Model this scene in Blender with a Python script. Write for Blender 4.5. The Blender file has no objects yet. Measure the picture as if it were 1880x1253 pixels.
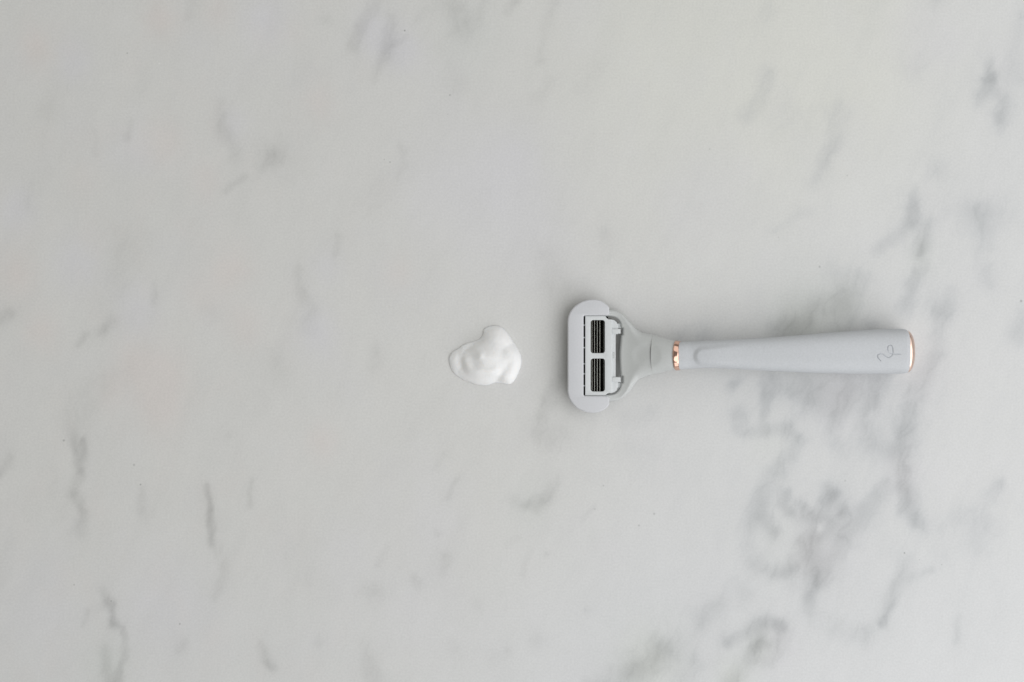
import bpy, bmesh, math
import numpy as np
from mathutils import Vector

# ------------------------------------------------------------------ camera, light, exposure
sc = bpy.context.scene
MM = 0.001
PX = 0.22                      # millimetres of table per pixel of the photograph
CAM_Z = 574.4                  # mm, camera height above the marble
CX, CY = 940.0, 626.5

cam_d = bpy.data.cameras.new('camera')
cam_d.sensor_width = 36.0
cam_d.lens = 36.0 * CAM_Z / (1880 * PX)
cam_d.clip_start, cam_d.clip_end = 0.01, 20.0
cam = bpy.data.objects.new('camera', cam_d)
cam.location = (0, 0, CAM_Z * MM)
sc.collection.objects.link(cam)
sc.camera = cam

world = bpy.data.worlds.new('World')
sc.world = world
world.use_nodes = True
bg = world.node_tree.nodes['Background']
bg.inputs['Color'].default_value = (1.0, 0.995, 0.95, 1)
bg.inputs['Strength'].default_value = 0.23

def area(name, loc, target, sx, sy, power, col):
    d = bpy.data.lights.new(name, 'AREA')
    d.shape = 'RECTANGLE'; d.size = sx; d.size_y = sy; d.energy = power; d.color = col
    o = bpy.data.objects.new(name, d)
    o.location = loc
    o.rotation_euler = (Vector(target) - Vector(loc)).to_track_quat('-Z', 'Y').to_euler()
    sc.collection.objects.link(o)
    return o
# the window light from the lower right, split into two unseen added lamps
area('window_light', (0.66, -0.34, 0.82), (0.12, 0.0, 0.0), 1.35, 1.30, 10.6, (0.985, 0.99, 1.0))
area('window_light', (0.60, -1.00, 0.50), (0.1, 0.0, 0.0), 1.20, 0.80, 4.2, (0.985, 0.99, 1.0))
# unseen fill lamps added at upper right and left to soften the shadows
area('upper_right_fill', (0.75, 0.85, 0.95), (0.1, 0.0, 0.0), 1.9, 1.1, 6.0, (1.0, 0.995, 0.99))
area('left_fill', (-0.95, 0.45, 0.45), (0.0, 0.0, 0.0), 2.0, 0.8, 3.2, (1.0, 1.0, 0.92))

vs = sc.view_settings
sc.display_settings.display_device = 'sRGB'
vs.view_transform = 'Standard'
vs.look = 'None'
vs.exposure = -0.10
vs.gamma = 1.0
vs.use_curve_mapping = False
sc.render.engine = 'CYCLES'
sc.cycles.max_bounces = 5
sc.cycles.use_denoising = True
sc.cycles.denoiser = 'OPENIMAGEDENOISE'

# ------------------------------------------------------------------ helpers
C = sc.collection
def sstep(a, b, x):
    t = np.clip((np.asarray(x, float) - a) / (b - a), 0, 1)
    return t * t * (3 - 2 * t)

_rng = np.random.RandomState(7)
_perm = _rng.permutation(512)
_perm = np.concatenate([_perm, _perm, _perm])
_ang = _rng.rand(512) * 2 * np.pi
_gx, _gy = np.cos(_ang), np.sin(_ang)
def perlin(x, y, seed=0):
    x = np.asarray(x, float) + seed * 17.37; y = np.asarray(y, float) + seed * 31.91
    xi = np.floor(x).astype(int); yi = np.floor(y).astype(int)
    xf, yf = x - xi, y - yi
    u = xf ** 3 * (xf * (xf * 6 - 15) + 10); v = yf ** 3 * (yf * (yf * 6 - 15) + 10)
    def g(ix, iy, dx, dy):
        h = _perm[(_perm[ix & 511] + iy) & 511]
        return _gx[h] * dx + _gy[h] * dy
    a = g(xi, yi, xf, yf); b = g(xi + 1, yi, xf - 1, yf)
    c = g(xi, yi + 1, xf, yf - 1); d = g(xi + 1, yi + 1, xf - 1, yf - 1)
    return (a + u * (b - a)) * (1 - v) + (c + u * (d - c)) * v
def fbm(x, y, oct=4, seed=0):
    s = 0; a = 1; n = 0
    for k in range(oct):
        s = s + a * perlin(x * 2 ** k, y * 2 ** k, seed + k * 3); n += a; a *= 0.5
    return s / n * 1.6

def mesh_obj(name, verts, faces, mat, parent=None, smooth=True, sharp=None):
    me = bpy.data.meshes.new(name)
    me.from_pydata([tuple(map(float, v)) for v in verts], [], [tuple(int(i) for i in f) for f in faces])
    me.validate(); me.update()
    if smooth:
        me.shade_smooth()
        if sharp: me.set_sharp_from_angle(angle=math.radians(sharp))
    me.materials.append(mat)
    o = bpy.data.objects.new(name, me)
    C.objects.link(o)
    o.parent = parent
    return o

def grid_faces(nu, nv, wrap_v=False, base=0):
    f = []
    for i in range(nu - 1):
        for j in range(nv if wrap_v else nv - 1):
            k = (j + 1) % nv
            f.append((base + i * nv + j, base + i * nv + k, base + (i + 1) * nv + k, base + (i + 1) * nv + j))
    return f

def fix_normals(o):
    bm = bmesh.new(); bm.from_mesh(o.data)
    bmesh.ops.remove_doubles(bm, verts=bm.verts, dist=1e-7)
    bmesh.ops.recalc_face_normals(bm, faces=bm.faces)
    bm.to_mesh(o.data); bm.free(); o.data.update()
    return o

# ------------------------------------------------------------------ materials
def new_mat(name):
    m = bpy.data.materials.new(name); m.use_nodes = True
    nt = m.node_tree
    return m, nt, nt.nodes, nt.links, nt.nodes['Principled BSDF']

def plastic(name, col, rough, bump=0.0, scale=4000.0, spec=0.4, var=0.02, grain=0.05):
    m, nt, N, L, b = new_mat(name)
    tc = N.new('ShaderNodeTexCoord')
    n1 = N.new('ShaderNodeTexNoise'); n1.inputs['Scale'].default_value = 160; n1.inputs['Detail'].default_value = 3
    L.new(tc.outputs['Object'], n1.inputs['Vector'])
    mx = N.new('ShaderNodeMix'); mx.data_type = 'RGBA'
    mx.inputs['A'].default_value = tuple(c * (1 - var) for c in col) + (1,)
    mx.inputs['B'].default_value = tuple(min(1, c * (1 + var)) for c in col) + (1,)
    L.new(n1.outputs['Fac'], mx.inputs['Factor'])
    n3 = N.new('ShaderNodeTexNoise'); n3.inputs['Scale'].default_value = 1500; n3.inputs['Detail'].default_value = 1
    L.new(tc.outputs['Object'], n3.inputs['Vector'])
    gr = N.new('ShaderNodeMapRange'); gr.inputs['To Min'].default_value = 1 - grain; gr.inputs['To Max'].default_value = 1 + grain
    L.new(n3.outputs['Fac'], gr.inputs['Value'])
    sc_ = N.new('ShaderNodeVectorMath'); sc_.operation = 'SCALE'
    L.new(mx.outputs['Result'], sc_.inputs[0]); L.new(gr.outputs['Result'], sc_.inputs['Scale'])
    L.new(sc_.outputs[0], b.inputs['Base Color'])
    b.inputs['Roughness'].default_value = rough
    b.inputs['Specular IOR Level'].default_value = spec
    if bump:
        n2 = N.new('ShaderNodeTexNoise'); n2.inputs['Scale'].default_value = scale; n2.inputs['Detail'].default_value = 2
        L.new(tc.outputs['Object'], n2.inputs['Vector'])
        bp = N.new('ShaderNodeBump'); bp.inputs['Strength'].default_value = bump; bp.inputs['Distance'].default_value = 0.0002
        L.new(n2.outputs['Fac'], bp.inputs['Height']); L.new(bp.outputs['Normal'], b.inputs['Normal'])
    return m

def metal(name, col, rough):
    m, nt, N, L, b = new_mat(name)
    tc = N.new('ShaderNodeTexCoord')
    n1 = N.new('ShaderNodeTexNoise'); n1.inputs['Scale'].default_value = 900; n1.inputs['Detail'].default_value = 3
    L.new(tc.outputs['Object'], n1.inputs['Vector'])
    mr = N.new('ShaderNodeMapRange'); mr.inputs['To Min'].default_value = rough * 0.7; mr.inputs['To Max'].default_value = rough * 1.3
    L.new(n1.outputs['Fac'], mr.inputs['Value']); L.new(mr.outputs['Result'], b.inputs['Roughness'])
    b.inputs['Base Color'].default_value = tuple(col) + (1,)
    b.inputs['Metallic'].default_value = 1.0
    return m

M_HEAD = plastic('pale_cartridge_plastic', (0.590, 0.598, 0.622), 0.42, 0.10, 3000)
M_PLATE = plastic('white_cartridge_plastic', (0.635, 0.655, 0.665), 0.38)
M_YOKE = plastic('shade_toned_yoke_plastic', (0.54, 0.555, 0.55), 0.42, 0.08, 3000)  # toned down: part of the yoke's shading is in this colour
M_GRIP = plastic('soft_touch_grip', (0.540, 0.557, 0.580), 0.55, 0.22, 2600, grain=0.08)
M_BLACK = plastic('black_blade_bed_plastic', (0.003, 0.003, 0.002), 0.7, spec=0.08, var=0.1)
M_LINE = plastic('emblem_shade_grey', (0.46, 0.49, 0.52), 0.5)
M_STEEL = metal('blade_steel', (0.42, 0.42, 0.38), 0.25)
M_CHROME = metal('bright_pin_metal', (0.80, 0.79, 0.76), 0.25)
M_CAP = metal('satin_rose_gold', (0.78, 0.59, 0.50), 0.32)
M_GOLD = metal('rose_gold', (0.76, 0.485, 0.38), 0.12)

def foam_mat():
    m, nt, N, L, b = new_mat('shaving_foam')
    b.inputs['Base Color'].default_value = (0.825, 0.825, 0.825, 1)
    b.inputs['Roughness'].default_value = 0.85
    b.inputs['Specular IOR Level'].default_value = 0.15
    b.inputs['Subsurface Weight'].default_value = 0.85
    b.inputs['Subsurface Radius'].default_value = (1.0, 0.95, 0.9)
    b.inputs['Subsurface Scale'].default_value = 0.0028
    tc = N.new('ShaderNodeTexCoord')
    n2 = N.new('ShaderNodeTexNoise'); n2.inputs['Scale'].default_value = 700; n2.inputs['Detail'].default_value = 4
    L.new(tc.outputs['Object'], n2.inputs['Vector'])
    bp = N.new('ShaderNodeBump'); bp.inputs['Strength'].default_value = 0.12; bp.inputs['Distance'].default_value = 0.0003
    L.new(n2.outputs['Fac'], bp.inputs['Height']); L.new(bp.outputs['Normal'], b.inputs['Normal'])
    return m
M_FOAM = foam_mat()

# ------------------------------------------------------------------ marble countertop
# each vein or painted shade stroke: polyline of (x, y, depth of tone, soft half width)
VEINS_AND_SHADE = [
 # upper left quarter
 [(402,188,7,8),(409,241,9,11),(429,268,8,13),(432,291,6,12)], [(516,265,6,14),(503,285,14,15),(483,305,7,11)],
 [(448,326,10,5),(432,336,8,6),(416,348,8,5)], [(241,218,4,5),(231,255,8,6)], [(178,241,3,4),(176,285,5,5)],
 [(57,335,3,4),(52,382,6,5)], [(348,5,5,7),(342,30,4,6)], [(600,37,5,9)], [(282,20,3,14),(290,60,3,12)],
 [(110,160,2,18),(96,200,3,20)], [(262,140,2,14),(258,180,2,14)],
 # top middle
 [(690,0,6,9),(674,33,9,9),(655,66,13,10),(648,88,14,9)], [(716,30,6,11),(710,90,12,10),(697,127,8,7),(690,150,5,6)],
 [(744,68,6,6),(722,82,7,6)], [(782,15,4,6),(766,40,3,6)], [(832,5,7,22),(850,52,8,20)], [(888,4,6,6),(876,40,6,6)],
 [(947,0,9,6),(932,20,7,6)], [(1017,5,5,10),(999,67,5,8),(992,114,6,7)], [(734,268,5,6),(741,301,6,7),(731,321,4,8)],
 [(818,100,2,14),(836,150,4,18)], [(700,340,3,20),(680,380,3,20)], [(560,120,3,16),(540,150,2,14)],
 [(1090,120,3,9),(1070,160,2,10)], [(1010,150,3,9),(985,180,3,12)],
 # upper right quarter
 [(1817,118,12,8),(1815,150,24,10),(1818,166,14,10)], [(1800,180,10,12),(1820,168,12,12),(1846,182,10,12),(1842,200,13,10),(1834,222,21,9),(1836,238,12,8)],
 [(1680,352,10,7),(1676,382,27,9),(1677,404,15,12)], [(1722,308,7,16)], [(1785,395,11,24),(1815,398,11,22)],
 [(1537,205,6,14),(1528,262,9,11),(1508,312,10,8),(1487,340,6,9)], [(1412,130,5,10),(1401,178,6,10),(1371,214,5,14)],
 [(1410,16,5,14)], [(1720,0,8,12),(1716,14,6,10)], [(1875,30,7,8),(1866,80,4,12),(1863,144,7,16)],
 [(1460,230,3,30)], [(1680,120,3,22)],
 [(1480,390,5,10),(1445,412,4,6),(1426,424,6,4)],
 # left middle
 [(549,497,7,7),(549,530,9,9),(570,571,8,10),(566,608,6,10)], [(203,590,10,10),(192,604,13,8),(180,610,7,8)],
 [(160,614,10,6),(145,630,8,5)], [(286,520,7,4),(281,557,9,5)], [(0,580,11,10),(14,573,12,10)], [(622,434,7,5),(616,464,8,6)],
 [(230,450,4,26),(220,520,5,22)], [(200,680,4,20),(140,760,5,26)], [(385,575,4,16)], [(420,800,5,6)], [(500,670,4,22)], [(690,640,5,9),(686,680,4,10)],
 # lower left
 [(131,790,8,8),(137,817,22,6),(141,843,20,6),(145,862,16,7)], [(154,808,16,6),(152,835,18,6),(146,860,14,7),(140,888,8,8),(137,910,15,8),(147,930,17,8),(153,942,18,7),(148,975,10,10)],
 [(122,930,6,8),(107,957,4,9)], [(18,840,8,7),(0,868,10,7)], [(379,890,16,4.5),(384,927,24,4.5),(387,960,30,5),(389,1000,16,6)],
 [(395,1005,5,10),(409,1030,6,10),(416,1048,8,8),(405,1075,6,8),(394,1095,6,7)], [(463,884,8,4),(456,930,11,4.5)],
 [(262,895,4,7),(259,936,9,9)], [(188,1085,10,8),(200,1112,24,8),(205,1130,14,6),(209,1146,28,7),(223,1151,16,5),(229,1175,11,6),(228,1210,13,6),(219,1235,22,8),(214,1262,20,9)],
 [(192,1190,12,8),(197,1228,13,9),(200,1262,12,10)], [(161,1122,7,3.5),(152,1148,9,3.5)], [(334,1178,6,9),(329,1192,8,8)],
 [(480,1188,10,7),(488,1205,14,7),(500,1226,15,7)], [(582,1175,6,8)], [(570,1060,3,16)], [(100,885,3,20),(60,930,2,22)],
 # lower middle
 [(936,918,5,9),(962,928,16,10),(984,929,24,11),(1003,911,18,10),(1018,890,10,9),(1028,868,3,8)],
 [(812,832,6,6),(798,860,5,5)], [(838,878,7,4),(821,917,7,5)], [(708,1004,7,6),(694,1038,8,5)], [(822,1024,11,9),(812,1050,7,8)],
 [(802,976,6,6)], [(758,1058,8,7),(770,1074,6,8)], [(682,1088,9,15)], [(668,1185,7,12),(674,1212,14,12),(688,1248,15,14)],
 [(1094,930,8,4),(1083,941,9,4),(1071,958,7,4)], [(974,1014,6,4),(960,1055,8,4.5)], [(1003,1018,7,5)], [(946,985,5,6),(930,999,4,5)],
 [(1075,1124,7,4)], [(986,1177,8,9)], [(932,1196,6,7)], [(872,1112,5,8)], [(835,1188,4,14)], [(905,1210,4,14)],
 [(1240,1168,8,12),(1214,1190,19,15),(1196,1215,20,18),(1170,1235,22,18),(1135,1245,16,16),(1090,1260,12,16)],
 [(1000,760,9,9),(1018,712,11,13),(1028,680,7,14)], [(985,798,8,12),(994,766,10,10)], [(1016,800,8,24),(1040,806,6,20)], [(1150,770,6,12),(1190,758,5,16)],
 [(1005,470,5,18),(1018,520,6,20)], [(1115,430,5,12),(1110,470,4,12)], [(1170,830,4,26)], [(1100,870,4,18)],
 # lower right network
 [(1450,828,8,12),(1424,868,14,12),(1404,905,16,14),(1388,945,16,14),(1374,985,9,14),(1380,1020,6,16),(1400,1044,12,11),(1432,1052,15,9),(1462,1046,14,10)],
 [(1442,904,22,8),(1437,928,20,8),(1449,948,16,9),(1468,960,8,10)], [(1405,956,14,12),(1420,976,15,11)],
 [(1462,925,9,10),(1482,942,16,10),(1500,952,18,10),(1520,936,20,11),(1526,912,30,12),(1519,896,16,9)], [(1526,915,16,14),(1545,938,20,13),(1552,950,10,12)],
 [(1540,942,16,13),(1515,965,16,16),(1492,992,18,18),(1472,1016,20,16),(1456,1042,14,14)],
 [(1496,955,14,10),(1486,1008,18,18),(1490,1040,18,16),(1492,1070,29,13),(1488,1090,24,9),(1484,1115,15,10),(1470,1125,5,12)],
 [(1514,1036,10,14),(1504,1060,16,12)],
 [(1632,892,17,11),(1608,914,16,12),(1575,955,15,15),(1548,995,16,16),(1520,1040,12,16),(1505,1066,12,14)],
 [(1660,790,14,18),(1650,832,18,18),(1656,867,20,14),(1664,905,24,13),(1666,935,22,12),(1684,958,12,12)],
 [(1600,800,12,18),(1632,828,16,14),(1660,805,12,14)],
 [(1690,958,8,14),(1736,956,6,18),(1786,956,7,22),(1802,924,6,14),(1834,890,13,9)], [(1790,980,6,30),(1740,1000,4,30)],
 [(1665,1030,6,12),(1652,1065,10,11),(1636,1105,14,9),(1618,1146,19,6)], [(1708,1045,9,5),(1688,1054,7,7),(1664,1064,7,9)],
 [(1590,1166,9,14),(1545,1160,5,16),(1498,1135,5,16)],
 [(1432,1150,20,10),(1412,1140,20,11),(1390,1148,17,11),(1360,1168,17,9),(1336,1180,19,9)],
 [(1398,1152,14,9),(1393,1180,28,11),(1378,1200,20,11),(1360,1225,10,12),(1344,1255,14,12)], [(1434,1155,11,14),(1411,1210,11,13)],
 [(1364,1090,9,16),(1350,1075,6,16),(1317,1114,8,16),(1283,1138,9,18)], [(1252,1218,13,26)],
 [(1759,1130,6,6),(1756,1180,8,5)], [(1640,1010,3,20)],
 [(1445,800,8,14),(1468,812,8,10)], [(1540,815,8,14)],
 # right middle
 [(1706,410,9,10),(1698,440,11,12),(1693,462,19,11),(1694,485,10,11),(1686,505,18,9),(1676,530,20,10),(1663,568,13,11)],
 [(1672,408,9,12),(1646,430,13,10),(1628,448,10,9),(1610,465,6,8)],
 [(1748,540,8,12),(1728,575,17,18),(1722,612,10,12),(1726,645,10,11),(1702,680,14,13),(1684,720,17,15),(1670,755,18,14),(1664,785,12,13)],
 [(1806,400,10,20),(1810,450,8,14),(1800,462,6,14),(1812,520,9,13)], [(1880,580,6,16),(1870,620,8,14)],
 [(1541,508,10,16),(1546,543,18,16),(1522,556,13,18),(1492,570,16,18),(1478,590,22,16),(1455,597,24,16),(1436,607,16,16)], [(1580,516,9,14),(1560,540,10,14)], [(1552,570,12,18),(1545,598,9,18)],  # above the handle: vein mixed with handle shadow painted into the stone
 [(1600,604,10,14),(1560,600,8,16)],
 # below the handle
 [(1344,706,13,8),(1356,698,9,9)], [(1410,690,12,10),(1408,736,17,8),(1402,775,13,7),(1405,795,12,8)],
 [(1356,760,13,13),(1362,772,10,13),(1356,792,11,9),(1404,796,12,9),(1446,782,14,10),(1464,802,11,8),(1452,840,7,9)],
 [(1430,710,11,20),(1485,716,14,28),(1538,716,14,28),(1590,708,13,24)], [(1616,700,12,14),(1604,740,13,13),(1590,762,14,12),(1586,780,9,12)],
 [(1500,745,10,18),(1545,742,13,20),(1534,772,17,12),(1527,788,12,9)], [(1470,735,8,16)], [(1590,790,8,16)],
 [(1286,622,8,22),(1250,618,9,14)],  # painted shadow along the handle's upper edge by the ring
]
PINK = [(295,33,30,1.0),(67,90,32,1.0),(302,261,36,.8),(375,335,30,.6),(586,188,30,.7),(30,507,36,1.0),(74,608,30,.8),(291,690,52,1.0),(240,660,30,.6),
        (422,497,34,.9),(449,598,34,.7),(295,755,40,.8),(590,812,30,.8),(205,715,30,.6),(375,540,40,.5),(400,20,30,.6),(540,60,24,.3),(730,500,26,.5),(150,330,30,.4)]
LAV = [(134,110,34,.9),(486,40,44,1.0),(30,385,36,.9),(140,480,44,.8),(255,571,40,.8),(583,607,36,.9),(600,490,30,.6),(690,60,34,1.0),(740,95,34,.9),
       (250,275,34,.6),(430,230,28,.6),(300,1110,80,.7),(60,1120,70,.5),(820,340,90,.6),(930,290,60,.6),(960,420,100,.7),(1300,360,80,.4),(1700,60,70,.5),
       (800,960,60,.5),(640,1020,60,.4),(1490,1000,60,.7),(1660,870,40,.7),(1430,1185,40,.7),(1540,720,60,.6),(1690,690,50,.6),(760,1120,70,.4)]
GREEN = [(200,1220,40,.7),(1190,1220,60,1.0),(1470,590,60,1.0),(1550,560,40,.6),(860,60,60,.5),(1690,470,30,.5),(1390,1190,30,.6),(1345,1245,30,.9),(970,925,40,.5),(1410,820,40,.4),(1440,990,60,.3)]
WARMPALE = [(1400,120,260,.8),(1600,40,180,.7),(1180,60,200,.5)]

def tone_axis(lo, hi, out, step=3.0):
    fine = list(np.arange(lo, hi + step, step))
    left, right = [], []
    s, x = step, lo
    while x > lo - out: s = min(s * 1.12, 60); x -= s; left.append(x)
    s, x = step, fine[-1]
    while x < hi + out: s = min(s * 1.12, 60); x += s; right.append(x)
    return np.array(left[::-1] + fine + right)

gx = tone_axis(-40, 1920, 2200)
gy = tone_axis(-40, 1293, 2000)
GX, GY = np.meshgrid(gx, gy, indexing='ij')
wx = GX + 6 * perlin(GX / 60, GY / 60, 1) + 5 * perlin(GX / 24, GY / 24, 2) + 2.2 * perlin(GX / 9, GY / 9, 9)
wy = GY + 6 * perlin(GX / 60, GY / 60, 3) + 5 * perlin(GX / 24, GY / 24, 4) + 2.2 * perlin(GX / 9, GY / 9, 8)
vein_shade = np.zeros_like(GX)
for line in VEINS_AND_SHADE:
    pts = line if len(line) > 1 else [line[0], (line[0][0] + 1, line[0][1] + 1) + tuple(line[0][2:])]
    xs = [p[0] for p in pts]; ys = [p[1] for p in pts]; mw = max(p[3] for p in pts) * 7 + 14
    ia, ib = np.searchsorted(gx, [min(xs) - mw, max(xs) + mw]); ja, jb = np.searchsorted(gy, [min(ys) - mw, max(ys) + mw])
    if ib <= ia or jb <= ja: continue
    sx, sy = wx[ia:ib, ja:jb], wy[ia:ib, ja:jb]
    best = np.zeros_like(sx)
    for a, b in zip(pts[:-1], pts[1:]):
        dx, dy = b[0] - a[0], b[1] - a[1]
        t = np.clip(((sx - a[0]) * dx + (sy - a[1]) * dy) / (dx * dx + dy * dy), 0, 1)
        d2 = (sx - a[0] - t * dx) ** 2 + (sy - a[1] - t * dy) ** 2
        sg = (a[3] + (b[3] - a[3]) * t) * (1.05 if a[3] >= 9 else 1.0); st = a[2] + (b[2] - a[2]) * t
        best = np.maximum(best, st * (0.86 * np.exp(-(d2 / (1.7 * sg * sg)) ** 1.1) + 0.16 * np.exp(-d2 / (2 * (2.6 * sg) ** 2))))
    vein_shade[ia:ib, ja:jb] = np.sqrt(vein_shade[ia:ib, ja:jb] ** 2 + best ** 2 + 0.25 * vein_shade[ia:ib, ja:jb] * best)
vein_shade *= 1.0 - 0.28 * sstep(600, 680, GX) * sstep(1200, 1080, GX) * sstep(800, 860, GY) - 0.15 * sstep(760, 640, GX) + 0.06 * sstep(1200, 1300, GX)
# patchiness along the veins
ca, sa = math.cos(math.radians(68)), math.sin(math.radians(68))
U = GX * ca - GY * sa; V = GX * sa + GY * ca
vein_shade *= np.clip(1.0 + 0.45 * fbm(GX / 55, GY / 55, 2, 21) + 0.35 * fbm(V / 30, U / 60, 3, 23), 0.25, 1.8)
# faint streaks that run down to the left, everywhere on the slab, and stronger veins beyond the frame
ca, sa = math.cos(math.radians(68)), math.sin(math.radians(68))
U = GX * ca - GY * sa; V = GX * sa + GY * ca
st = fbm(V / 60, U / 260, 4, 31)
hair = np.clip(1 - np.abs(fbm(V / 34 + 0.4 * perlin(GX / 30, GY / 30, 14), U / 110, 4, 35)) * 4.5, 0, 1) ** 2
vein_shade += hair * (np.clip(vein_shade, 0, 16) / 16 * 7.0 + 1.2) - 1.0
vein_shade += 4.0 * np.clip(st - 0.10, 0, 1) + 1.0 * fbm(V / 30, U / 80, 3, 41)
cloud = fbm(GX / 150, GY / 190, 4, 51)
outside = np.maximum.reduce([sstep(0, 160, -GX), sstep(1880, 2040, GX), sstep(0, 160, -GY), sstep(1253, 1413, GY)])
ridge = np.clip(1 - np.abs(fbm(V / 210, U / 520, 5, 61)) * 5.0, 0, 1) ** 2 * np.clip(0.4 + 1.3 * fbm(GX / 300, GY / 300, 2, 71), 0, 1)
vein_shade += outside * 24 * ridge
vein_shade += 2.2 * cloud
white = np.exp(-(((GX - 1508) * 0.8 + (GY - 968) * 0.6) ** 2 / 40 + ((GX - 1508) * -0.6 + (GY - 968) * 0.8) ** 2 / 12))
white = np.exp(-((((wx - 1508) * 0.62 - (wy - 968) * 0.78) ** 2) / 130 + (((wx - 1508) * 0.78 + (wy - 968) * 0.62) ** 2) / 50))
vein_shade = vein_shade * (1 - 0.75 * white)
def blobs(lst):
    f = np.zeros_like(GX)
    for x, y, r, s in lst:
        f += s * np.exp(-((wx - x) ** 2 + ((wy - y) * 0.8) ** 2) / (r * r))
    return np.clip(f, 0, 1.3)
pink = blobs(PINK) + 0.35 * np.clip(fbm(GX / 70, GY / 90, 3, 81), 0, 1) * sstep(900, 400, GX)
lav = blobs(LAV) + 0.4 * np.clip(fbm(GX / 120, GY / 150, 3, 91), 0, 1) + 0
cool = np.clip(0.75 * sstep(1000, 1500, GX + 0.45 * GY - 250) + np.clip(vein_shade, 0, 40) / 45.0 * sstep(900, 1300, GX) + 0.35 * sstep(900, 1200, GY), 0, 1)
green = blobs(GREEN)
warm = blobs(WARMPALE)

def marble_mat():
    m, nt, N, L, b = new_mat('honed_white_marble')
    def attr(n):
        a = N.new('ShaderNodeAttribute'); a.attribute_name = n; return a.outputs['Fac']
    def mix(a, col, fac, mode='MIX'):
        x = N.new('ShaderNodeMix'); x.data_type = 'RGBA'; x.blend_type = mode
        L.new(a, x.inputs['A']); x.inputs['B'].default_value = tuple(col) + (1,)
        if isinstance(fac, float): x.inputs['Factor'].default_value = fac
        else: L.new(fac, x.inputs['Factor'])
        return x.outputs['Result']
    def math_(op, a, bb, c=None):
        n = N.new('ShaderNodeMath'); n.operation = op
        for i, v in enumerate((a, bb, c)):
            if v is None: continue
            if isinstance(v, (int, float)): n.inputs[i].default_value = v
            else: L.new(v, n.inputs[i])
        return n.outputs[0]
    tc = N.new('ShaderNodeTexCoord')
    base = N.new('ShaderNodeRGB'); base.outputs[0].default_value = (0.640, 0.640, 0.626, 1)
    c = base.outputs[0]
    c = mix(c, (0.634, 0.641, 0.647), attr('cool'))
    c = mix(c, (0.660, 0.664, 0.630), attr('warm'))
    c = mix(c, (0.612, 0.640, 0.662), attr('bluevein'))
    c = mix(c, (0.640, 0.638, 0.652), attr('lavender'))
    c = mix(c, (0.655, 0.628, 0.610), attr('blush'))
    c = mix(c, (0.620, 0.636, 0.618), attr('green'))
    # crystalline grain and soft clouding
    n1 = N.new('ShaderNodeTexNoise'); n1.inputs['Scale'].default_value = 1200; n1.inputs['Detail'].default_value = 1
    L.new(tc.outputs['Object'], n1.inputs['Vector'])
    n2 = N.new('ShaderNodeTexNoise'); n2.inputs['Scale'].default_value = 130; n2.inputs['Detail'].default_value = 3; n2.inputs['Roughness'].default_value = 0.6
    L.new(tc.outputs['Object'], n2.inputs['Vector'])
    v = attr('vein_shade')
    v = math_('ADD', v, math_('MULTIPLY', math_('SUBTRACT', n2.outputs['Fac'], 0.5), 3.0))
    v = math_('ADD', v, math_('MULTIPLY', math_('SUBTRACT', n1.outputs['Fac'], 0.5), 15.0))
    # pits and specks in the stone
    SPECKS = [(233.6,98,1.6,55),(292.5,117,2.0,-16),(190,151.5,1.8,-14),(743,56.6,1.8,75),(826,175,1.7,60),(822,210,1.3,30),(705.5,293,1.5,35),(716,298,1.6,55),
              (1303,274,1.5,35),(1555.6,322.7,1.6,30),(117,809,2.2,60),(246,854,2.2,45),(258,890,1.8,65),(136,1074,1.8,45),(330,1146,1.8,65),(204,1104,1.6,45),
              (1201,943.6,2.4,45),(1173,965,2.0,45),(1108,892,1.8,40),(1092,935,2.0,25),(1551.6,883,2.0,30),(1660.5,1015.6,1.7,80),(1729,1037,1.4,40),
              (1504.7,490,2.2,45),(1874.7,553,2.6,60),(1429,436,1.5,25),(771,598,1.8,-12),(1688,1028,1.2,40),(1112,778,2.0,-10)]
    sep = N.new('ShaderNodeVectorMath'); sep.operation = 'MULTIPLY'; sep.inputs[1].default_value = (1, 1, 0)
    L.new(tc.outputs['Object'], sep.inputs[0])
    for (x, y, r, s) in SPECKS:
        d = N.new('ShaderNodeVectorMath'); d.operation = 'DISTANCE'
        L.new(sep.outputs[0], d.inputs[0]); d.inputs[1].default_value = ((x - CX) * PX * MM, (CY - y) * PX * MM, 0)
        mr = N.new('ShaderNodeMapRange'); mr.inputs['From Min'].default_value = 0.35 * r * PX * MM; mr.inputs['From Max'].default_value = 1.25 * r * PX * MM
        mr.inputs['To Min'].default_value = 0.6 * s; mr.inputs['To Max'].default_value = 0
        L.new(d.outputs['Value'], mr.inputs['Value'])
        v = math_('ADD', v, mr.outputs['Result'])
    # tone drop -> darker stone
    f = math_('POWER', math_('MAXIMUM', math_('SUBTRACT', 1.0, math_('DIVIDE', v, 205.0)), 0.02), 2.2)
    cc = N.new('ShaderNodeCombineColor')
    for k in range(3): L.new(f, cc.inputs[k])
    mul = N.new('ShaderNodeMix'); mul.data_type = 'RGBA'; mul.blend_type = 'MULTIPLY'; mul.inputs['Factor'].default_value = 1
    L.new(c, mul.inputs['A']); L.new(cc.outputs[0], mul.inputs['B'])
    L.new(mul.outputs['Result'], b.inputs['Base Color'])
    rr = N.new('ShaderNodeMapRange'); rr.inputs['To Min'].default_value = 0.36; rr.inputs['To Max'].default_value = 0.46
    L.new(n2.outputs['Fac'], rr.inputs['Value']); L.new(rr.outputs['Result'], b.inputs['Roughness'])
    b.inputs['Specular IOR Level'].default_value = 0.4
    return m
M_MARBLE = marble_mat()

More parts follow.
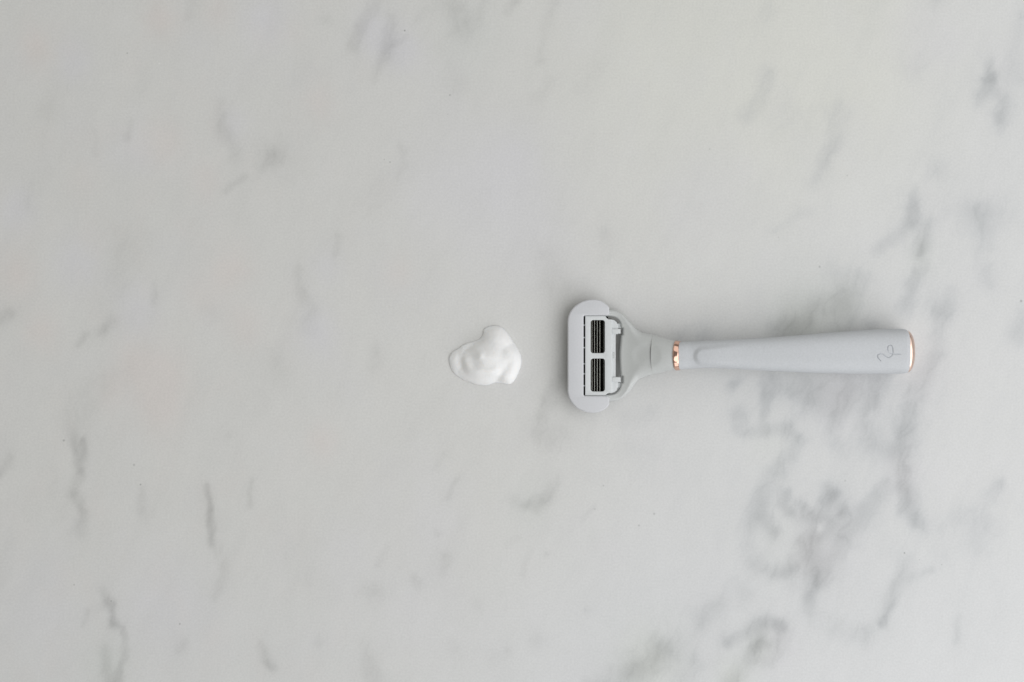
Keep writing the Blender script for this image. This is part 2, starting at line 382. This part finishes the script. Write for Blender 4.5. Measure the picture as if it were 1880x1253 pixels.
nx, ny = len(gx), len(gy)
top = np.stack([(GX - CX) * PX * MM, (CY - GY) * PX * MM, np.zeros_like(GX)], -1).reshape(-1, 3)
ii = np.arange(nx * ny).reshape(nx, ny)
quads = np.stack([ii[:-1, 1:], ii[1:, 1:], ii[1:, :-1], ii[:-1, :-1]], -1).reshape(-1, 4)
rim = list(ii[:, 0]) + list(ii[-1, 1:]) + list(ii[-2::-1, -1]) + list(ii[0, -2:0:-1])
low = top[rim].copy(); low[:, 2] = -0.03
nb = nx * ny
verts = np.concatenate([top, low])
n = len(rim)
side = np.array([(rim[k], rim[(k + 1) % n], nb + (k + 1) % n, nb + k) for k in range(n)])
allq = np.concatenate([quads, side])
me = bpy.data.meshes.new('marble_countertop')
me.vertices.add(len(verts)); me.vertices.foreach_set('co', verts.astype(np.float32).ravel())
me.loops.add(allq.size); me.loops.foreach_set('vertex_index', allq.astype(np.int32).ravel())
me.polygons.add(len(allq)); me.polygons.foreach_set('loop_start', np.arange(0, allq.size, 4, dtype=np.int32))
me.update(calc_edges=True); me.validate()
for nm, arr in (('vein_shade', vein_shade), ('blush', np.clip(pink, 0, 1)), ('lavender', np.clip(lav, 0, 1)), ('green', np.clip(green, 0, 1)), ('warm', np.clip(warm, 0, 1)), ('cool', cool), ('bluevein', 0.5 * np.clip(vein_shade / 26.0, 0, 1) * sstep(1000, 1250, GX))):
    at = me.attributes.new(nm, 'FLOAT', 'POINT')
    full = np.concatenate([arr.ravel(), arr.ravel()[rim]]).astype(np.float32)
    at.data.foreach_set('value', full)
me.materials.append(M_MARBLE)
slab = bpy.data.objects.new('marble_countertop', me)
C.objects.link(slab)
slab['kind'] = 'structure'
slab['label'] = 'white marble countertop with soft grey veins'

# ------------------------------------------------------------------ razor
ZR = 8.0                                   # mm, height at which the razor's outline is measured
KR = PX * (1 - ZR / CAM_Z)                 # mm per photo pixel at that height
OX, OY = 1361.0, 654.0                     # razor origin in the photograph
def R(x, y, z): return ((x - OX) * KR * MM, (OY - y) * KR * MM, z * MM)
def seen(x, y, z):                         # where a mark seen at (x, y) sits on a surface z mm high
    k = (CAM_Z - z) / (CAM_Z - ZR)
    return CX + (x - CX) * k, CY + (y - CY) * k

razor = bpy.data.objects.new('razor', None)
razor.empty_display_size = 0.02
razor.location = ((OX - CX) * KR * MM, (CY - OY) * KR * MM, 0)
C.objects.link(razor)
razor['label'] = 'pale grey safety razor with rose gold rings lying on marble'
razor['category'] = 'razor'

def arc(cx, cy, rx, ry, a0, a1, n):
    return [(cx + rx * math.cos(math.radians(a0 + (a1 - a0) * k / n)), cy - ry * math.sin(math.radians(a0 + (a1 - a0) * k / n))) for k in range(n + 1)]
def rrect(x0, y0, x1, y1, r, n=6):
    return arc(x1 - r, y0 + r, r, r, 0, 90, n) + arc(x0 + r, y0 + r, r, r, 90, 180, n) + arc(x0 + r, y1 - r, r, r, 180, 270, n) + arc(x1 - r, y1 - r, r, r, 270, 360, n)

HEAD_Z = 0.9
def prism(name, outline, z0, z1, mat, parent, holes=(), bev=0.3, sharp=40):
    """a moulded plate: outline and holes in photo pixels, z in mm, rounded edges"""
    z0, z1 = z0 + HEAD_Z, z1 + HEAD_Z
    cu = bpy.data.curves.new(name, 'CURVE'); cu.dimensions = '2D'; cu.fill_mode = 'BOTH'
    for loop in [outline] + list(holes):
        sp = cu.splines.new('POLY'); sp.points.add(len(loop) - 1); sp.use_cyclic_u = True
        for p, (x, y) in zip(sp.points, loop):
            q = R(x, y, 0); p.co = (q[0] * 1000, q[1] * 1000, 0, 1)
    cu.bevel_depth = bev; cu.bevel_resolution = 3; cu.offset = -bev
    cu.extrude = (z1 - z0) / 2 - bev
    tmp = bpy.data.objects.new(name + '_curve', cu); C.objects.link(tmp)
    dg = bpy.context.evaluated_depsgraph_get()
    me = bpy.data.meshes.new_from_object(tmp.evaluated_get(dg))
    bpy.data.objects.remove(tmp); bpy.data.curves.remove(cu)
    for v in me.vertices: v.co = (v.co.x * MM, v.co.y * MM, (v.co.z + (z0 + z1) / 2) * MM)
    me.name = name
    me.materials.clear(); me.materials.append(mat)
    o = bpy.data.objects.new(name, me); C.objects.link(o); o.parent = parent
    fix_normals(o)
    me.shade_smooth(); me.set_sharp_from_angle(angle=math.radians(sharp))
    return o

# C-shaped guard round the cartridge
gu = arc(1088.5, 592, 46, 42, 180, 90, 18) + [(1094, 550.2), (1100, 551.4), (1106, 553.8), (1111.5, 557.2), (1115.5, 560.6), (1118, 563.6), (1118.8, 566.5)]
gu += [(1118.8, 573.5)] + arc(1113.8, 574.6, 5, 5, -10, -90, 6) + [(1075.5, 579.8)]
gu += arc(1074.2, 582.4, 2.6, 2.6, 90, 180, 5)
gd = [(x, 1308.6 - y - (1.6 if (y > 577 and x > 1071) else 0)) for (x, y) in gu][::-1]
guard = prism('cartridge_guard', gu + gd, 2.6, 6.5, M_HEAD, razor, bev=0.55)

# cartridge body with its two rinse windows
body = [(1074.7, 580.3), (1111.5, 580.3), (1114, 584), (1117.5, 586.6), (1124, 587), (1124, 721.6), (1117.5, 722), (1114, 724.4), (1111.5, 726.7), (1074.7, 726.7)]
wins = [rrect(1084.8, 587.9, 1110.8, 648.8, 4.6), rrect(1084.8, 658.7, 1110.8, 719.5, 4.6)]
plate = prism('cartridge', body, 4.1, 5.9, M_PLATE, razor, holes=wins, bev=0.2)
plate['label'] = 'white cartridge back with two dark rinse windows'
prism('blade_bed', [(1071.4, 581), (1118, 581), (1118, 727), (1071.4, 727)], 0.9, 1.6, M_BLACK, plate, bev=0.05)
prism('cartridge_base', [(1073, 583), (1116, 583), (1116, 725), (1073, 725)], -0.89, 0.88, M_PLATE, plate, bev=0.3)
prism('slot_shade_strip', [(1071.3, 582.6), (1073.9, 582.6), (1073.9, 725.8), (1071.3, 725.8)], 1.5, 4.7, M_BLACK, plate, bev=0.04)  # added black strip, stands in for the shade inside the slit
prism('window_shroud', [(1083, 586), (1112.6, 586), (1112.6, 721.4), (1083, 721.4)], 1.55, 4.08, M_BLACK, plate,
      holes=[[(1084.2, 587.2), (1111.4, 587.2), (1111.4, 720.2), (1084.2, 720.2)]], bev=0.04)
for y in (597.2, 620.2, 638.8, 668.6, 687.0, 709.0):
    prism('slot_rib', [(1071.4, y - 0.9), (1074.4, y - 0.9), (1074.4, y + 0.9), (1071.4, y + 0.9)], 4.4, 5.3, M_PLATE, plate, bev=0.05)
# five blades, tilted thin strips with the light on their backs
bl_me = None
for k, x in enumerate((1088.0, 1092.8, 1097.8, 1102.7, 1109.4)):
    if bl_me is None:
        w, h, l = 0.065 * MM, 0.28 * MM, 133.6 * KR * MM / 2
        t = math.radians(4)
        vs_ = []
        for sy in (-1, 1):
            for sx_, sz_ in ((-1, -1), (1, -1), (1, 1), (-1, 1)):
                xx, zz = sx_ * w, sz_ * h
                vs_.append((xx * math.cos(t) + zz * math.sin(t), sy * l, -xx * math.sin(t) + zz * math.cos(t)))
        fs = [(0, 1, 2, 3), (7, 6, 5, 4), (0, 4, 5, 1), (1, 5, 6, 2), (2, 6, 7, 3), (3, 7, 4, 0)]
        o = mesh_obj('blade', vs_, fs, M_STEEL, plate, smooth=False); fix_normals(o); bl_me = o.data
    else:
        o = bpy.data.objects.new('blade', bl_me); C.objects.link(o); o.parent = plate
    q = R(x - 0.4, 653.7, 4.25 - (0.7 if k == 4 else 0)); o.location = q

# pivot mount behind the cartridge, with its two tabs
mt = [(1117, 586.8), (1123, 586.6), (1129, 588.2), (1133, 592), (1135.4, 597.5), (1135.7, 603.4), (1135.7, 613.6), (1131, 614),
      (1131, 692.4), (1135.7, 692.8), (1135.7, 703.4), (1135.4, 711), (1133, 717), (1129, 720.6), (1123, 722.4), (1117, 722)]
mount = prism('pivot_mount', mt, 2.3, 5.0, M_PLATE, razor, bev=0.18)
prism('mount_mark', [(1125.8, 647), (1129.2, 647), (1129.2, 658.5), (1125.8, 658.5)], 4.85, 5.12, M_YOKE, mount, bev=0.08,
      holes=[[(1126.8, 649), (1128.3, 649), (1128.3, 651.4), (1126.8, 651.4)], [(1126.8, 653.6), (1128.3, 653.6), (1128.3, 656), (1126.8, 656)]])
for y in (604.2, 693.2):
    tb = prism('hinge_tab', [(1124.2, y), (1140.0, y), (1140.0, y + 8.6), (1124.2, y + 8.6)], 3.3, 5.55, M_PLATE, mount, bev=0.15)
for y0, y1 in ((594, 603.2), (703.6, 712.6)):
    prism('pivot_link', [(1134.6, y0), (1140.9, y0), (1140.9, y1), (1134.6, y1)], 1.6, 4.1, M_PLATE, razor, bev=0.15)

# ---- yoke: the fork that carries the cartridge
def resample(pts, n):
    p = np.array(pts, float); s = np.r_[0, np.cumsum(np.hypot(*np.diff(p, axis=0).T))]
    q = np.linspace(0, s[-1], n)
    return np.stack([np.interp(q, s, p[:, 0]), np.interp(q, s, p[:, 1])], 1)
def smooth_line(pts, it=2):
    p = [tuple(v) for v in pts]
    for _ in range(it):
        q = [p[0]]
        for a, b in zip(p[:-1], p[1:]):
            q += [(a[0] * .75 + b[0] * .25, a[1] * .75 + b[1] * .25), (a[0] * .25 + b[0] * .75, a[1] * .25 + b[1] * .75)]
        q.append(p[-1]); p = q
    return p
def mirror(p, c=653.0): return [(x, 2 * c - y) for (x, y) in p][::-1]

in_top = smooth_line([(1110, 581), (1120, 580.9), (1127, 581.5), (1133, 584.5), (1137.5, 589), (1140.5, 595), (1141.0, 602.6)])
in_n1 = [(1141.0, 602.6), (1143.9, 603.0), (1143.9, 614.6), (1141.2, 616)]
in_mid = smooth_line([(1141.2, 616), (1140, 630), (1138.4, 648), (1138.8, 665), (1140.4, 690)])
in_n2 = [(1140.4, 690), (1143.9, 691.6), (1143.9, 703.0), (1140.8, 703.8)]
in_bot = smooth_line([(1140.8, 703.8), (1140, 710), (1137, 716.5), (1132, 721.5), (1126, 724.3), (1120, 725), (1110, 725)])
out_top = smooth_line([(1110, 567.9), (1119, 567.9), (1126, 568), (1131.7, 569), (1141.7, 573.9), (1149.7, 581.9), (1159.7, 593.8), (1167.6, 603.2), (1173.6, 607.6), (1178, 609.8)])
out_a = smooth_line([(1178, 609.8), (1184, 611.5), (1190, 612.8), (1198.6, 615)])
out_j = smooth_line([(1198.6, 615), (1194.2, 627), (1192.3, 640), (1191.8, 652), (1192.3, 664), (1194.2, 677), (1198.6, 688.6)])
out_b = smooth_line([(1198.6, 688.6), (1190, 690.8), (1182, 693.6), (1173.6, 697.6)])
out_bot = smooth_line([(1173.6, 697.6), (1165.7, 705.6), (1159.7, 715.6), (1151.7, 725.5), (1141.7, 733.5), (1131.7, 737.5), (1119, 737.8), (1110, 737.8)])
segs = [(in_top, out_top, 40), (in_n1, out_a, 22), (in_mid, out_j, 60), (in_n2, out_b, 22), (in_bot, out_bot, 40)]
IN, OUT = [], []
for a, b, n in segs:
    A, B = resample(a, n), resample(b, n)
    if IN: A, B = A[1:], B[1:]
    IN.append(A); OUT.append(B)
IN = np.concatenate(IN); OUT = np.concatenate(OUT)
outer_free = np.array(resample(out_top + out_a[1:], 160).tolist() + resample(out_b + out_bot[1:], 160).tolist())
inner_all = np.concatenate([resample(p, 60) for p in (in_top, in_n1, in_mid, in_n2, in_bot)])
def mindist(x, y, P):
    d = np.full(x.shape, 1e9)
    for k in range(0, len(P)):
        d = np.minimum(d, (x - P[k, 0]) ** 2 + (y - P[k, 1]) ** 2)
    return np.sqrt(d)
DISH = seen(1187, 653, 10)
def dish(x, y):
    q = 1 - ((x - DISH[0]) / 27.5) ** 2 - ((y - DISH[1]) / 25.5) ** 2
    return 0.45 * sstep(0.0, 0.9, q)
def zc_yoke(x): return 4.1 + 3.6 * sstep(1128, 1222, x)
def hh_yoke(x): return 1.9 + 2.4 * sstep(1132, 1212, x)
W = 0.5 - 0.5 * np.cos(np.linspace(0, np.pi, 33))
XY = IN[:, None, :] * (1 - W[None, :, None]) + OUT[:, None, :] * W[None, :, None]
X, Y = XY[..., 0], XY[..., 1]
ro = 5.0 + 32.0 * sstep(1142, 1200, X)
do = mindist(X, Y, outer_free); do[0, :] = do[0, :]
rnd = lambda d, r: np.sqrt(np.clip(1 - (1 - np.clip(d / r, 0, 1)) ** 2, 0, 1))
edge_o = rnd(do, ro); edge_i = rnd(mindist(X, Y, inner_all), 3.0)
isj = np.zeros(len(OUT), bool); isj[40 + 21:40 + 21 + 59] = True
edge_o[~isj, -1] = 0; edge_i[:, 0] = 0
E = np.minimum(edge_o, edge_i)
ZT = zc_yoke(X) + hh_yoke(X) * E - dish(X, Y)
ZB = zc_yoke(X) - hh_yoke(X) * E * 0.9
nv, nw = X.shape
vt = [R(x, y, z) for x, y, z in zip(X.ravel(), Y.ravel(), ZT.ravel())]
vb = [R(x, y, z) for x, y, z in zip(X.ravel(), Y.ravel(), ZB.ravel())]
faces = grid_faces(nv, nw) + [f[::-1] for f in grid_faces(nv, nw, base=nv * nw)]
o_ = nv * nw
for i in range(nv - 1):                       # close the joint face and the edges
    for j in (0, nw - 1):
        faces.append((i * nw + j, (i + 1) * nw + j, o_ + (i + 1) * nw + j, o_ + i * nw + j))
for i in (0, nv - 1):
    for j in range(nw - 1):
        faces.append((i * nw + j, i * nw + j + 1, o_ + i * nw + j + 1, o_ + i * nw + j))
yoke = fix_normals(mesh_obj('yoke', vt + vb, faces, M_YOKE, razor))
yoke.data.shade_smooth(); yoke.data.set_sharp_from_angle(angle=math.radians(55))

# ---- round sections: neck, collar ring, handle, end cap
def interp(tab, x):
    t = np.array(tab, float); return [np.interp(x, t[:, 0], t[:, k]) for k in range(1, t.shape[1])]
def loft(name, xs, angs, prof, mat, parent, cap0=True, cap1=True, mod=None, sharp=45, n_=2.0):
    """prof(x) -> y_top, y_bottom, z centre, half height, lean (px the crown is set back)"""
    xs = np.asarray(xs, float); a = np.asarray(angs, float)
    yt, yb, zc, hh, ln = [np.asarray(v)[:, None] for v in prof(xs)]
    ca_, sa_ = np.cos(a)[None, :], np.sin(a)[None, :]
    ca_ = np.sign(ca_) * np.abs(ca_) ** (2 / n_); sa_ = np.sign(sa_) * np.abs(sa_) ** (2 / n_)
    yc, hw = (yt + yb) / 2, (yb - yt) / 2
    X = xs[:, None] - ln * sa_; Y = yc - hw * ca_ * np.ones_like(X); Z = zc + hh * sa_
    if mod is not None: Z = mod(X, Y, Z, sa_ * np.ones_like(X))
    vs_ = [R(x, y, z) for x, y, z in zip(X.ravel(), Y.ravel(), Z.ravel())]
    f = grid_faces(len(xs), len(a), wrap_v=True)
    n = len(a)
    if cap0: f.append(tuple(range(n))[::-1])
    if cap1: f.append(tuple(range((len(xs) - 1) * n, len(xs) * n)))
    o = fix_normals(mesh_obj(name, vs_, f, mat, parent))
    o.data.shade_smooth(); o.data.set_sharp_from_angle(angle=math.radians(sharp))
    return o
EVEN = np.linspace(0, 2 * np.pi, 96, endpoint=False)

NECK = [(1198.6, 615, 688.6, 0, 0, 6.8), (1206, 617, 686.2, 0, 0, 7.0), (1214, 619.4, 683.9, 0, 0, 7.3), (1222, 621.7, 682.1, 0, 0, 7.6), (1232, 624.2, 680.6, 0, 0, 7.9), (1241, 626.2, 679.6, 0, 0, 8)]
def neck_prof(x):
    yt, yb, _, _, ln = interp(NECK, x)
    k = sstep(1198, 1242, x)
    return yt, yb, zc_yoke(np.minimum(x, 1222)) + 0.9 * k, hh_yoke(np.minimum(x, 1212)) + 0.65 * k, ln
loft('neck', np.linspace(1200.6, 1240.6, 46), EVEN, neck_prof, M_YOKE, razor,
     mod=lambda X, Y, Z, s: Z - dish(X, Y) * sstep(0.0, 0.4, s))
def ring_prof(x):
    t = (x - 1240.0) / 9.6
    e = 0.9 - 0.9 * (np.abs(2 * t - 1)) ** 8
    return 625.9 + 2.2 * t - e, 679.9 - 0.9 * t + e, 9.0 + 0 * x, 4.95 + e * PX, 8.0 - 1.2 * t
loft('collar_ring', 1240.0 + 9.6 * np.r_[0, 0.03, 0.08, 0.16, 0.3, 0.5, 0.7, 0.84, 0.92, 0.97, 1], EVEN, ring_prof, M_GOLD, razor, sharp=70)

HANDLE = [(1249.2, 628.2, 679.0, 9.002, 4.75, 6.6), (1262, 627.4, 677.9, 9.239, 4.65, 5.8), (1276, 626.8, 676.8, 9.486, 4.65, 5), (1290, 626.2, 676.1, 9.732, 4.75, 4.5),
          (1312, 625.0, 676.1, 10.02, 4.95, 4), (1335, 624.0, 676.8, 10.158, 5.1, 3), (1373, 622.4, 679.0, 10.272, 5.4, 2), (1405, 620.6, 681.0, 10.275, 5.65, 1.5), (1440, 618, 682.4, 10.2, 5.95, 1),
          (1475, 615, 684.3, 10.0, 6.3, 0.5), (1500, 612.9, 685.3, 9.8, 6.5, 0), (1559, 608.4, 686.5, 8.955, 7.0, 0), (1604, 605.2, 686.8, 8.2, 7.35, 0), (1635, 604.1, 686.8, 7.95, 7.5, 0), (1650, 603.9, 686.7, 7.85, 7.5, 0), (1656, 604.2, 686.5, 7.82, 7.46, 0), (1660, 605.2, 686.0, 7.8, 7.3, 0), (1662.6, 606.8, 685.2, 7.8, 7.1, 0)]
_ht = np.array(HANDLE)
def handle_prof(x):
    r = []
    xx = np.asarray(x, float)
    for k in range(1, 6):
        v = np.interp(xx, _ht[:, 0], _ht[:, k])
        w = (np.interp(xx - 9, _ht[:, 0], _ht[:, k]) + 2 * v + np.interp(xx + 9, _ht[:, 0], _ht[:, k])) / 4
        m = ((xx > 1260) & (xx < 1640)).astype(float)
        r.append(v * (1 - m) + w * m)
    return r
EMBLEM = [(1616.3, 662.9), (1613.3, 660.2), (1610.6, 656.7), (1610.0, 653.2), (1611.5, 650.6), (1615.0, 649.5), (1619.0, 650.1), (1622.9, 652.8), (1626.9, 655.8), (1630.8, 656.9),
          (1634.8, 655.0), (1637.8, 651.5), (1638.8, 647.1), (1638.7, 641.8), (1637.4, 636.5), (1634.8, 633.9), (1632.1, 633.7), (1629.5, 636.1), (1628.6, 640.0), (1629.3, 644.4), (1632.1, 647.9),
          (1635.6, 649.7), (1640.0, 650.4), (1646.2, 650.6), (1652.8, 650.2)]
emb = resample(smooth_line([seen(x, y, 15.0) for x, y in EMBLEM], 2), 220)
PAD = seen(1290.5, 654.3, 13.4)
def handle_mod(X, Y, Z, s):
    up = sstep(0.1, 0.5, s)
    # raised thumb pad that begins with a rounded lip and melts into the grip
    d = np.where(X < PAD[0], np.hypot(X - PAD[0], Y - PAD[1]) - 16.0, np.abs(Y - PAD[1]) - (16.0 + 0.10 * (X - PAD[0])))
    A = 0.6 * (1 - sstep(1288, 1375, X))
    Z = Z + up * A * sstep(3.0, -6.0, d) - up * 0.18 * (1 - sstep(1262, 1300, X)) * (1 - sstep(3.0, -6.0, d)) * sstep(1250, 1266, X)
    # emblem pressed into the grip
    m = (X > 1595) & (X < 1655) & (s > 0.4)
    D = np.full(X.shape, 99.0)
    D[m] = mindist(X[m], Y[m], emb)
    return Z - 0.26 * sstep(1.15, 0.3, D)
xs = np.r_[np.arange(1249.2, 1306, 1.0), np.arange(1306, 1596, 5.0), np.arange(1596, 1652, 0.45), np.arange(1652, 1662.7, 0.8), 1662.6]
rad = np.radians
angs = np.r_[np.linspace(0, rad(58), 24, endpoint=False), np.linspace(rad(58), rad(122), 96, endpoint=False), np.linspace(rad(122), rad(180), 24, endpoint=False), np.linspace(rad(180), rad(360), 40, endpoint=False)]
GRIP_N = 3.0
handle = loft('handle', xs, angs, handle_prof, M_GRIP, razor, mod=handle_mod, sharp=60, n_=GRIP_N)

# emblem line in its groove, coloured darker to stand in for shade
def surf_z(x, y):
    yt, yb, zc, hh, _ = [float(v) for v in handle_prof(np.array([x]))]
    u = (y - (yt + yb) / 2) / ((yb - yt) / 2)
    return zc + hh * max(0, 1 - abs(u) ** GRIP_N) ** (1 / GRIP_N)
path = [Vector(R(x, y, surf_z(x, y) - 0.22)) for x, y in emb[::2]]
vs_, rr_, ns = [], 0.075 * MM, 6
for i, p in enumerate(path):
    t = (path[min(i + 1, len(path) - 1)] - path[max(i - 1, 0)]).normalized()
    s_ = t.cross(Vector((0, 0, 1))).normalized(); u_ = s_.cross(t)
    for k in range(ns):
        a = 2 * math.pi * k / ns
        vs_.append(p + s_ * rr_ * math.cos(a) + u_ * rr_ * math.sin(a))
fs = grid_faces(len(path), ns, wrap_v=True) + [tuple(range(ns)), tuple(range((len(path) - 1) * ns, len(path) * ns))]
em = fix_normals(mesh_obj('emblem', vs_, fs, M_LINE, handle))
em['label'] = 'thin looping line emblem pressed into the grip'

# rose gold end cap: a shallow dome
ph = np.linspace(0, math.pi / 2, 16)
def cap_prof(x):
    t = np.clip((x - 1662.9) / 15.0, 0, 1)
    k = np.sqrt(np.clip(1 - t ** 2.3, 0.0004, 1))
    yc, hw = 646.0, 39.0
    return yc - hw * k, yc + hw * k, 7.6 + 0 * x, 7.0 * k, 0 * x
loft('end_cap', 1662.9 + 15.0 * np.sin(ph), EVEN, cap_prof, M_CAP, razor, sharp=70, n_=2.4)

# ------------------------------------------------------------------ shaving foam
FZ = 2.5
KF = PX * (1 - FZ / CAM_Z)
FX, FY = 890.0, 659.0
out8 = [(188,700),(198,650),(240,595),(325,555),(372,510),(420,488),(480,465),(560,450),(630,420),(672,372),(684,318),(684,280),(740,240),(830,220),(900,225),(960,250),(1020,310),(1070,380),
        (1120,460),(1170,540),(1210,610),(1233,700),(1227,800),(1190,890),(1160,960),(1110,1040),(1060,1068),(1000,1062),(940,1045),(880,1040),(820,1055),(740,1080),(640,1080),(540,1060),(450,1020),
        (390,1000),(330,960),(260,915),(212,830),(192,760)]
ol = [(800 + x / 7.833, 570 + y / 7.833) for x, y in out8]
ol2 = smooth_line(ol + [ol[0]], 2)
ol2 = resample(ol2, 321)[:-1]
def Z8(x, y): return 800 + x / 7.833, 570 + y / 7.833
def fh(x, y):
    """height of the dollop (mm) before its edge is rounded"""
    def lump(cx, cy, rx, ry, h, rot=0, p=2.0):
        cx, cy = Z8(cx, cy); rx /= 7.833; ry /= 7.833
        c, s = math.cos(math.radians(rot)), math.sin(math.radians(rot))
        u = ((x - cx) * c + (y - cy) * s) / rx; v = (-(x - cx) * s + (y - cy) * c) / ry
        return h * np.sqrt(np.clip(1 - (u * u + v * v) ** (p / 2), 0, 1))
    def ridge(pts, r, h):
        P = resample(smooth_line([Z8(*p) for p in pts], 2), 60)
        d = mindist(x, y, P) / (r / 7.833)
        return h * np.exp(-d * d)
    L_ = [lump(340, 745, 190, 215, 3.4, p=3), lump(700, 740, 330, 310, 7.6, p=2.6), lump(860, 470, 260, 300, 4.8, 30, p=2.4), lump(1050, 790, 200, 320, 5.6, 20, p=2.6), lump(1040, 940, 140, 150, 4.6), lump(640, 920, 330, 190, 5.2, p=2.6)]
    k = 1.05
    acc = np.zeros_like(x)
    for l in L_: acc = acc + np.exp(l / k)
    h = k * np.log(acc / len(L_))
    h = h + ridge([(395, 540), (405, 640), (435, 760), (490, 850), (590, 890), (720, 900), (860, 880)], 62, 0.9)
    h = h + ridge([(860, 880), (960, 790), (1030, 660), (1050, 540), (980, 440), (880, 410)], 100, 0.9)
    h = h - ridge([(495, 570), (510, 660), (560, 760)], 100, 0.8)
    h = h + ridge([(655, 645), (650, 655)], 50, 0.8) + ridge([(700, 730), (800, 700), (880, 600)], 140, 1.0)
    h = h - ridge([(890, 1010), (930, 940), (1010, 840), (1050, 760)], 45, 0.42)
    h = h - ridge([(430, 930), (385, 830), (340, 700), (345, 600)], 40, 0.12)
    h = h + 0.18 * fbm(x / 15, y / 15, 4, 13) + 0.06 * perlin(x / 2.6, y / 2.6, 17) + 0.035 * perlin(x / 1.1, y / 1.1, 19)
    return np.maximum(h, 1.2)
ctr = np.array(Z8(720, 700))
tt = np.r_[np.linspace(0.0, 0.86, 70)[1:], 0.86 + 0.14 * np.sin(np.linspace(0, np.pi / 2, 26))[1:]]
P = ctr[None, None, :] + (ol2[None, :, :] - ctr[None, None, :]) * tt[:, None, None]
fxx, fyy = P[..., 0], P[..., 1]
dd = mindist(fxx, fyy, ol2)
dd[-1, :] = 0
edge = np.clip(1 - (1 - np.clip(dd / 15.0, 0, 1)) ** 2.2, 0, 1) ** 0.62
hz = fh(fxx, fyy) * edge * 0.92 + 0.28
hz[-1, :] = 0.30
def F(x, y, z): return ((x - FX) * KF * MM, (FY - y) * KF * MM, z * MM)
c_h = fh(np.array([[ctr[0]]]), np.array([[ctr[1]]]))[0, 0] * 0.92 + 0.28
nr, na = fxx.shape
vs_ = [F(x, y, z) for x, y, z in zip(fxx.ravel(), fyy.ravel(), hz.ravel())]
faces = grid_faces(nr, na, wrap_v=True)
base = len(vs_)
for sh, z in ((1.004, 0.2), (1.007, 0.1), (1.01, -0.05)):      # the edge curls under where it meets the stone
    q = ctr + (ol2 - ctr) * sh
    vs_ += [F(x, y, z) for x, y in q]
faces += grid_faces(4, na, wrap_v=True, base=(nr - 1) * na)
vs_.append(F(ctr[0], ctr[1], c_h)); ci = len(vs_) - 1
faces += [(ci, (j + 1) % na, j) for j in range(na)]
foam = fix_normals(mesh_obj('shaving_foam', vs_, faces, M_FOAM))
foam.data.shade_smooth()
foam.location = ((FX - CX) * KF * MM, (CY - FY) * KF * MM, 0)
foam['label'] = 'dollop of white shaving foam on the marble left of the razor'
foam['category'] = 'shaving foam'
